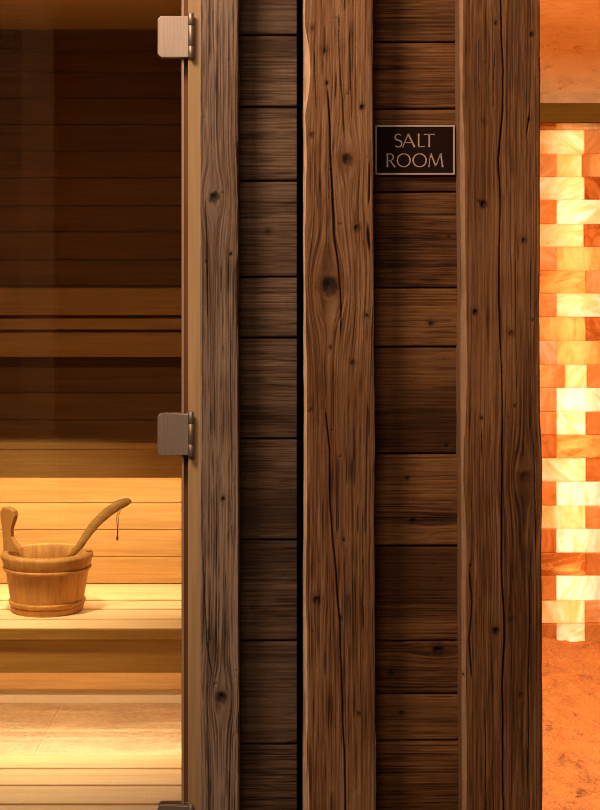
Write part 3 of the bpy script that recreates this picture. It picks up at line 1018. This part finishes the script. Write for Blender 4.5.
strip.box(SX0 + 0.06, SX1 - 0.06, 4.558, 4.568, Zh(668, 4.56), Zh(668, 4.56) + 0.008)
strip.build('light_strip', M['led'], bench, label='glowing strip behind the apron')
for nme_, pw_, tilt_ in (('bench_strip_light_back', 5.0, 52), ('bench_strip_light_front', 5.5, -28)):
    a1 = area(nme_, ((SX0 + SX1) / 2, 4.572, Zh(669, 4.56) - 0.002), (SX1 - SX0 - 0.15, 0.01), pw_, (1.0, 0.85, 0.60))
    a1.rotation_euler = (math.radians(tilt_), 0, 0)

# light box on the wall above the bench
YV = 4.92
val = thing('light_pelmet', ((SX0 + SX1) / 2, 5.0, Zh(478, YV)), 'wooden pelmet board on the sauna wall, shining light down on the bench', 'pelmet')
vl = val.location
MB(vl).box(SX0 + 0.002, SX1 - 0.002, YV, YS - 0.001, Zh(449, YV) + 0.0, Zh(449, YV) + 0.018, 0.0015, 0.85).build('top_board', M['sauna_rail'], val)
MB(vl).box(SX0 + 0.002, SX1 - 0.002, YV + 0.002, YV + 0.024, Zh(478, YV), Zh(449, YV) - 0.001, 0.0015, 0.45).build('front_board', M['sauna_rail'], val)
MB(vl).box(SX0 + 0.05, SX1 - 0.05, YV + 0.03, YV + 0.05, Zh(449, YV) - 0.012, Zh(449, YV) - 0.002).build('light_strip', M['led'], val, label='glowing strip under the pelmet')
a2 = area('pelmet_strip_light', ((SX0 + SX1) / 2, YV + 0.045, Zh(478, YV) + 0.03), (SX1 - SX0 - 0.1, 0.015), 9.0, (1.0, 0.90, 0.60))
a2.rotation_euler = (math.radians(-4), 0, 0)

# backrest rails
br = thing('backrest', ((SX0 + SX1) / 2, 5.05, Zh(357, 5.0)), 'backrest of three horizontal boards on the dark upper sauna wall', 'backrest')
bl2 = br.location
for a, b, t in ((288, 315, 0.6), (318.5, 329.5, 0.5), (332.5, 357, 0.7)):
    MB(bl2).box(SX0 + 0.03, SX1 - 0.03, 5.0, 5.022, Zh(b, 5.0), Zh(a, 5.0), 0.003, t).build('board', M['sauna_rail'], br)
for x_ in (SX0 + 0.15, SX1 - 0.08):
    m = MB(bl2)
    m.box(x_ - 0.02, x_ + 0.02, 5.022, YS, Zh(357, 5.0) + 0.005, Zh(288, 5.0) - 0.005, 0.001, 0.3)
    m.build('bracket', M['sauna_rail'], br)

# duckboard on the sauna floor
db = thing('duckboard', ((SX0 + SX1) / 2, 4.0, 0), 'pale slatted duckboard lying on the stone floor before the bench', 'duckboard')
dl = db.location
HD = 0.045
m = MB(dl)
e = [754, 769, 786, 805, 826, 850, 877, 907]
yy = [(CH - HD) * F / (p - HY) for p in e]
for i in range(len(yy) - 1):
    m.box(SX0 + 0.05, SX1 - 0.03, yy[i + 1] + 0.012, yy[i], HD - 0.022, HD, 0.003, 0.5 + 0.4 * r.random())
m.build('slats', M['sauna_bench'], db)
for x_ in (SX0 + 0.2, -1.2, SX1 - 0.1):
    MB(dl).box(x_ - 0.025, x_ + 0.025, yy[-1] + 0.01, yy[0] - 0.01, 0, HD - 0.0222, 0.001, 0.4).build('bearer', M['sauna_bench'], db)

# ------------------------------------------------------------------ bucket
BX, BY = X(47.3, 4.76), 4.76
H_ = 0.168
bk = thing('sauna_bucket', (BX, BY, HB), 'wooden sauna bucket standing on the pale slatted bench', 'bucket')
bo = bk.location


def rad(zz):
    return 0.0985 + (0.1265 - 0.0985) * (zz / H_)


m = MB(bo)
# stave body: profile outside up, over the rim, inside down; staves show as shallow grooves
NS, SUB = 22, 8
n = NS * SUB
prof = [(0.0985, 0.0), (rad(.02), .02), (rad(.06), .06), (rad(.1), .1), (rad(.14), .14), (rad(.160), .160), (rad(.166) - .0012, .166), (rad(.168) - .004, H_),
        (rad(.168) - .012, H_), (rad(.166) - .0152, .166), (rad(.12) - .0165, .12), (rad(.06) - .0165, .06), (rad(.03) - .0165, .03)]
rings = []
rb_ = random.Random(9)
st_t = [rb_.random() for _ in range(NS)]
for (rr_, zz) in prof:
    ring = []
    for k in range(n):
        f = (k % SUB) / SUB
        g = 0.0011 if (k % SUB == 0) else 0.0
        t = 2 * PI * k / n
        v = m.bm.verts.new(Vector(((rr_ - g) * math.cos(t), (rr_ - g) * math.sin(t), zz)))
        v[m.lay] = st_t[k // SUB]
        ring.append(v)
    rings.append(ring)
for i in range(len(rings) - 1):
    for k in range(n):
        f = m.bm.faces.new((rings[i][k], rings[i][(k + 1) % n], rings[i + 1][(k + 1) % n], rings[i + 1][k]))
        f.smooth = True
m.bm.faces.new(rings[0][::-1]); m.bm.faces.new(rings[-1])
m.build('staves', M['bucket'], bk)
# wooden hoops: upper one under the thick rim, lower one near the base
for (za, zb, th) in ((0.128, 0.166, 0.0045), (0.118, 0.1278, 0.0065), (0.020, 0.034, 0.0055), (0.0, 0.0195, 0.0030)):
    m = MB(bo + Vector((0, 0, 0)))
    ra, rb2 = rad(za), rad(zb)
    pr = [(ra - 0.004, za), (ra + th * 0.6, za), (ra + th, za + (zb - za) * 0.25), (rb2 + th, za + (zb - za) * 0.75), (rb2 + th * 0.6, zb), (rb2 - 0.004, zb)]
    m.lathe(pr, bo, 96, 0.6 if zb > 0.1 else 0.4, ring_closed=True)
    m.build('hoop', M['bucket'], bk)
# upright ear: a long stave rising above the rim on the left
ear_px = [(3.0, 552), (2.6, 540), (2.0, 530), (0.2, 520), (-1.0, 513), (1.5, 508.5), (6, 507.5), (11, 508.3), (15.3, 511), (16.0, 516), (13.6, 523), (10.6, 530), (11.2, 537), (16.5, 543), (22, 547.5), (24, 553)]
yE = 4.76
poly = [(X(a, yE), Zh(b, yE)) for a, b in ear_px]
m = MB(bo)
m.prism(poly, 4.751, 4.769, 0.7, bev=0.004)
ea = m.build('ear_handle', M['bucket'], bk)
# lean the ear a little so that its edge shows
cx_ = X(8, yE) - bo.x
for v in ea.data.vertices:
    dx_, dy_ = (v.co.x - cx_) * 1.1, v.co.y
    a_ = math.radians(-32)
    v.co.x = cx_ + dx_ * math.cos(a_) - dy_ * math.sin(a_) + 0.002
    v.co.y = dx_ * math.sin(a_) + dy_ * math.cos(a_)
ea.location.y += 0.01

# ------------------------------------------------------------------ ladle
ld = thing('sauna_ladle', P(70, 560, 4.76), 'curved wooden ladle leaning in the sauna bucket', 'ladle')
lo = ld.location
ctr = [(66, 562, 4.74), (73, 553, 4.735), (80, 545.5, 4.735), (86, 536, 4.74), (93, 526.5, 4.745), (101, 518, 4.75), (110, 510.5, 4.755), (119, 505, 4.76), (125, 502.3, 4.765), (129, 501.5, 4.768), (131.2, 501.8, 4.77)]
wid = [2.2, 3.0, 3.6, 4.0, 4.3, 4.6, 4.8, 4.7, 4.3, 3.2, 1.4]
pts = [P(a, b, c) for a, b, c in ctr]
m = MB(lo)
m.tube(pts, [q * 1.05 * 4.76 / F for q in wid], 16, squash=0.55, side=(0, 1, 0))
m.build('handle', M['ladle'], ld)
bc = P(52, 573, 4.76)
m = MB(lo)
m.lathe([(0.012, -0.022), (0.028, -0.016), (0.036, 0.0), (0.037, 0.014), (0.034, 0.014), (0.032, 0.0), (0.024, -0.010), (0.010, -0.014)], bc, 32)
m.build('bowl', M['ladle'], ld)
MB(lo).tube([pts[0], (pts[0] + bc) / 2 + Vector((0, 0, 0.004)), bc + Vector((0.02, 0, 0.006))], [0.006, 0.006, 0.006], 10).build('neck', M['ladle'], ld)
m = MB(lo)
m.tube([P(119.5, 507, 4.752), P(117.6, 513, 4.748), P(116.6, 518, 4.748), P(117.2, 527, 4.748), P(117.4, 537, 4.748)], 0.0011, 8)
m.tube([P(121.5, 506, 4.752), P(119.0, 515, 4.746), P(118.0, 526, 4.746), P(117.6, 537, 4.748)], 0.0010, 8)
m.tube([P(117.5, 536, 4.748), P(117.3, 538, 4.748), P(117.5, 540.5, 4.748)], [0.002, 0.0038, 0.002], 10)
m.build('cord_loop', M['cord'], ld, label='thin brown cord loop with a knot')

# ================================================================== SIGN
yS = 2.545
SX, SZ = X(415, yS), Zh(150, yS)
sg = thing('room_sign', (SX, YW, SZ), 'small dark rectangular sign reading SALT ROOM with a copper border', 'sign')
so = sg.location
s_ = yS / F
hw, hh = 39.9 * s_, 24.9 * s_
MB(so).box(SX - hw, SX + hw, yS, YW - 0.001, SZ - hh, SZ + hh, 0.0008, 0.5).build('plaque', M['sign_face'], sg)
bwid = 1.9 * s_
m = MB(so)
ya, ybk = yS - 0.0014, yS + 0.001
m.box(SX - hw, SX + hw, ya, ybk, SZ + hh - bwid, SZ + hh, 0.0003)
m.box(SX - hw, SX + hw, ya, ybk, SZ - hh, SZ - hh + bwid, 0.0003)
m.box(SX - hw, SX - hw + bwid, ya, ybk, SZ - hh + bwid, SZ + hh - bwid, 0.0003)
m.box(SX + hw - bwid, SX + hw, ya, ybk, SZ - hh + bwid, SZ + hh - bwid, 0.0003)
m.build('border', M['sign_metal'], sg)


def stroke(m, pts, wds, box):
    """flat stroke of changing width; pts in letter units, box = (x0, x1, ytop, ybottom) in photo pixels"""
    x0, x1, y0, y1 = box
    Q = [Vector((x0 + a * (x1 - x0), y1 + b * (y0 - y1))) for a, b in pts]
    L, R = [], []
    for i, p in enumerate(Q):
        a = Q[max(i - 1, 0)]; b = Q[min(i + 1, len(Q) - 1)]
        d = (b - a).normalized(); nn = Vector((-d.y, d.x))
        w_ = (wds[i] if hasattr(wds, '__len__') else wds) * 0.8
        L.append(p + nn * w_ / 2); R.append(p - nn * w_ / 2)
    fy = yS - 0.0010
    for i in range(len(Q) - 1):
        quad = [L[i], L[i + 1], R[i + 1], R[i]]
        poly = [(X(q.x, yS), Zh(q.y, yS)) for q in quad]
        m.prism(poly, fy, yS + 0.0003)


def arc(cx, cy, rx, ry, a0, a1, n=28):
    return [(cx + rx * math.cos(math.radians(a0 + (a1 - a0) * i / n)), cy + ry * math.sin(math.radians(a0 + (a1 - a0) * i / n))) for i in range(n + 1)]


def lserif(m, pts, wd, box):
    """stem that flares slightly at both ends"""
    n = 8
    (a, b), (c, d) = pts
    P_ = [(a + (c - a) * i / n, b + (d - b) * i / n) for i in range(n + 1)]
    W_ = [wd * (1 + 0.35 * (abs(2 * i / n - 1) ** 3)) for i in range(n + 1)]
    stroke(m, P_, W_, box)


def letter(ch, x0, x1, y0, y1):
    m = MB(so)
    B = (x0, x1, y0, y1)
    TH, TN = 1.75, 1.0
    if ch == 'S':
        top = arc(0.50, 0.745, 0.40, 0.225, 35, 255, 20)
        bot = arc(0.48, 0.265, 0.44, 0.245, 78, -145, 20)
        pts = top + bot
        n = len(pts)
        stroke(m, pts, [1.0 + 0.75 * math.sin(PI * i / (n - 1)) ** 2 for i in range(n)], B)
    elif ch == 'A':
        lserif(m, ((0.03, 0.0), (0.47, 1.0)), TN, B)
        lserif(m, ((0.45, 1.0), (0.95, 0.0)), TH, B)
        stroke(m, [(0.18, 0.34), (0.78, 0.34)], TN * 0.9, B)
    elif ch == 'L':
        lserif(m, ((0.14, 1.0), (0.14, 0.0)), TH, B)
        stroke(m, [(0.10, 0.035), (0.75, 0.035), (0.98, 0.05)], [1.0, 1.0, 1.5], B)
    elif ch == 'T':
        lserif(m, ((0.5, 0.97), (0.5, 0.0)), TH, B)
        stroke(m, [(0.0, 0.945), (0.15, 0.96), (0.85, 0.96), (1.0, 0.945)], [1.5, 1.0, 1.0, 1.5], B)
    elif ch == 'R':
        lserif(m, ((0.13, 1.0), (0.13, 0.0)), TH, B)
        pts = [(0.13, 0.96)] + [(0.40 + 0.36 * math.cos(math.radians(t)), 0.725 + 0.235 * math.sin(math.radians(t))) for t in range(90, -91, -12)] + [(0.13, 0.49)]
        n = len(pts)
        stroke(m, pts, [0.95 + 0.75 * math.sin(PI * i / (n - 1)) ** 2 for i in range(n)], B)
        lserif(m, ((0.40, 0.50), (0.94, 0.0)), TH, B)
    elif ch == 'O':
        pts = arc(0.5, 0.5, 0.455, 0.47, 0, 360, 40)
        stroke(m, pts, [1.0 + 0.75 * abs(math.cos(2 * PI * i / 40)) for i in range(41)], B)
    elif ch == 'M':
        lserif(m, ((0.05, 0.0), (0.17, 1.0)), TN, B)
        lserif(m, ((0.17, 1.0), (0.50, 0.08)), TH * 0.95, B)
        lserif(m, ((0.50, 0.08), (0.82, 1.0)), TN, B)
        lserif(m, ((0.82, 1.0), (0.95, 0.0)), TH, B)
    m.build('letter_' + ch.lower(), M['sign_metal'], sg)


for ch, a, b in (('S', 394.3, 402.4), ('A', 402.2, 415.3), ('L', 417.6, 424.8), ('T', 423.8, 434.6)):
    letter(ch, a, b, 133.8, 147.2)
for ch, a, b in (('R', 386.2, 395.6), ('O', 396.7, 410.7), ('O', 412.4, 426.8), ('M', 428.0, 443.4)):
    letter(ch, a, b, 153.4, 167.2)

# ================================================================== SALT ROOM
YQ = 5.92
q_ = YQ / F
RX0, RX1 = 0.20, 2.6
rows = [(122, 130, [556], [.4, .6]), (130, 154, [585], [.72, .7]), (154, 177, [557, 582], [.62, .62, .55]), (177, 199.5, [585], [.8, .2]),
        (199.5, 224, [557], [.5, .92]), (224, 247, [584], [.8, .3]), (247, 271, [557], [.7, .45]), (271, 293.5, [586], [.35, .7]),
        (293.5, 317, [557], [.6, .85]), (317, 341, [586], [.42, .3]), (341, 365, [557], [.8, .42]), (365, 388, [565, 587], [.55, .82, .6]),
        (388, 412, [557], [.7, 1.0]), (412, 435, [557, 586], [.65, .92, .5]), (435, 458.5, [557], [.35, .3]), (458.5, 482, [586], [.85, .42]),
        (482, 506, [557], [.5, 1.0]), (506, 529, [586], [.75, .65]), (529, 553, [557], [.35, .95]), (553, 576, [586], [.12, .45]),
        (576, 601, [557], [.5, .95]), (601, 623.5, [585], [.75, .8]), (623.5, 648, [557, 585], [.35, .9, .5])]
bmq = bmesh.new()
lt = bmq.verts.layers.float.new('tone'); ls = bmq.verts.layers.float.new('seed')
rq = random.Random(12)
PITCH = 56 * q_


def brick(xa, xb, za, zb, tone):
    gx = 0.0012
    dep = rq.uniform(-0.004, 0.004)
    seed = rq.random()
    xa += gx; xb -= gx; za += gx * 0.7; zb -= gx * 0.7
    yf = YQ + dep
    nb = [(xa, xb, za, zb, yf + 0.0035), (xa + 0.0035, xb - 0.0035, za + 0.0035, zb - 0.0035, yf)]
    loops_ = []
    loops_.append([bmq.verts.new((x, YQ + 0.075, z)) for x, z in ((xa, za), (xb, za), (xb, zb), (xa, zb))])
    for (a, b, c, d, y) in nb:
        loops_.append([bmq.verts.new((x, y, z)) for x, z in ((a, c), (b, c), (b, d), (a, d))])
    for lp in loops_:
        for v in lp:
            v[lt] = tone; v[ls] = seed
    for i in range(2):
        for k in range(4):
            bmq.faces.new((loops_[i][k], loops_[i][(k + 1) % 4], loops_[i + 1][(k + 1) % 4], loops_[i + 1][k]))
    bmq.faces.new(loops_[-1])


for (ya_, yb2, joints, tones) in rows:
    za, zb = Zh(yb2, YQ), Zh(ya_, YQ)
    js = [X(j, YQ) for j in joints]
    xs = [js[0] - PITCH] + js + [js[-1] + PITCH]
    tn = list(tones)
    while xs[0] > RX0 + 0.05:
        xs.insert(0, max(xs[0] - PITCH, RX0)); tn.insert(0, rq.choice([.3, .45, .6, .8, .9]))
    while xs[-1] < RX1 - 0.02:
        xs.append(min(xs[-1] + PITCH, RX1)); tn.append(rq.choice([.3, .45, .6, .8, .9]))
    for a, b, t in zip(xs[:-1], xs[1:], tn):
        if b - a > 0.01:
            brick(a, b, za, zb, t)
bmesh.ops.recalc_face_normals(bmq, faces=bmq.faces)
me = bpy.data.meshes.new('wall_salt_bricks'); bmq.to_mesh(me); bmq.free()
link('wall_salt_bricks', me, M['salt'], kind='structure')
# lamps in the cavity behind the bricks
MB().box(RX0, RX1, 6.16, 6.20, 0, 2.3).build('wall_salt_back', plain_mat('white_cavity', (0.8, 0.78, 0.74), 0.8), kind='structure')
for i, xx in enumerate((X(574, YQ), X(574, YQ) + 0.62, X(574, YQ) - 0.5)):
    l = area('salt_wall_lamp', (xx, 6.035, 0.92), (0.03, 1.86), 4.2 if i == 0 else 4.0, (1.0, 0.93, 0.80), rot=(-PI / 2, 0, PI))
    aim(l, (xx, 5.9, 0.92))

# beam on top of the bricks
MB().box(RX0, RX1, 5.85, 5.995, Zh(122, 5.85), Zh(103, 5.85), 0.003, 0.4).build('trim_7', pine_mat('salt_beam', (0.13, 0.065, 0.010), (0.18, 0.095, 0.014), (0.24, 0.13, 0.025), axis=0, rough=0.85, spec=0.0), kind='structure')


def rough_sheet(name, mat, f, nu, nv, amp, sc1, seed, **k):
    u = np.linspace(0, 1, nu); v = np.linspace(0, 1, nv)
    Ug, Vg = np.meshgrid(u, v)
    pos, nrm, a, b = f(Ug, Vg)
    h = amp * (fbm(a * sc1, b * sc1, seed, 5) - 0.5)
    pos = pos + nrm * h[..., None]
    me = grid_mesh(name, pos, {'tone': Ug})
    return link(name, me, M[mat], kind=k.get('kind', 'structure'))


# plastered wall above the beam running into the ceiling with a soft cove
zc0, zc1 = Zh(104, 5.93), Zh(33, 5.92)


def cove(U_, V_):
    x = RX0 + (RX1 - RX0) * U_
    R = 0.26
    L1 = (zc1 - R) - zc0; L2 = R * PI / 2; L3 = 5.92 - R - 2.66
    s = V_ ** 1.6 * (L1 + L2 + L3)
    y = np.where(s < L1, 5.93, np.where(s < L1 + L2, 5.93 - R + R * np.cos((s - L1) / R), 5.93 - R - (s - L1 - L2)))
    z = np.where(s < L1, zc0 + s, np.where(s < L1 + L2, zc1 - R + R * np.sin((s - L1) / R), zc1))
    th = np.clip((s - L1) / R, 0, PI / 2)
    nrm = np.stack([0 * x, -np.cos(th), -np.sin(th)], -1)
    return np.stack([x, y, z], -1), nrm, x, s


rough_sheet('ceiling_salt', 'clay', cove, 300, 500, 0.035, 7, 5)
MB().box(RX0, RX1, 2.6, 6.2, zc1 + 0.03, zc1 + 0.1).build('ceiling_salt_slab', M['dark_void'], kind='structure')
MB().box(RX0 - 0.05, RX0, 2.68, 6.2, 0, 2.3).build('wall_salt_left', M['clay'], kind='structure')
MB().box(RX1, RX1 + 0.05, 2.66, 6.2, 0, 2.3).build('wall_salt_right', M['clay'], kind='structure')
MB().box(RX0, RX1, 2.5, 6.2, -0.12, -0.03).build('floor_salt', M['corridor_floor'], kind='structure')


def ground(U_, V_):
    x = RX0 + (RX1 - RX0) * U_
    y = 2.56 + (YQ + 0.01 - 2.56) * V_
    return np.stack([x, y, 0 * x - 0.004 + 0.02 * sstep(5.6, 5.95, y) * 0.4], -1), np.stack([0 * x, 0 * x, 0 * x + 1], -1), x, y * 0.9


g_ = rough_sheet('salt_gravel', 'salt_ground', ground, 420, 760, 0.040, 14, 8, kind='stuff')
tag(g_, 'orange loose salt gravel covering the salt room floor', 'gravel')
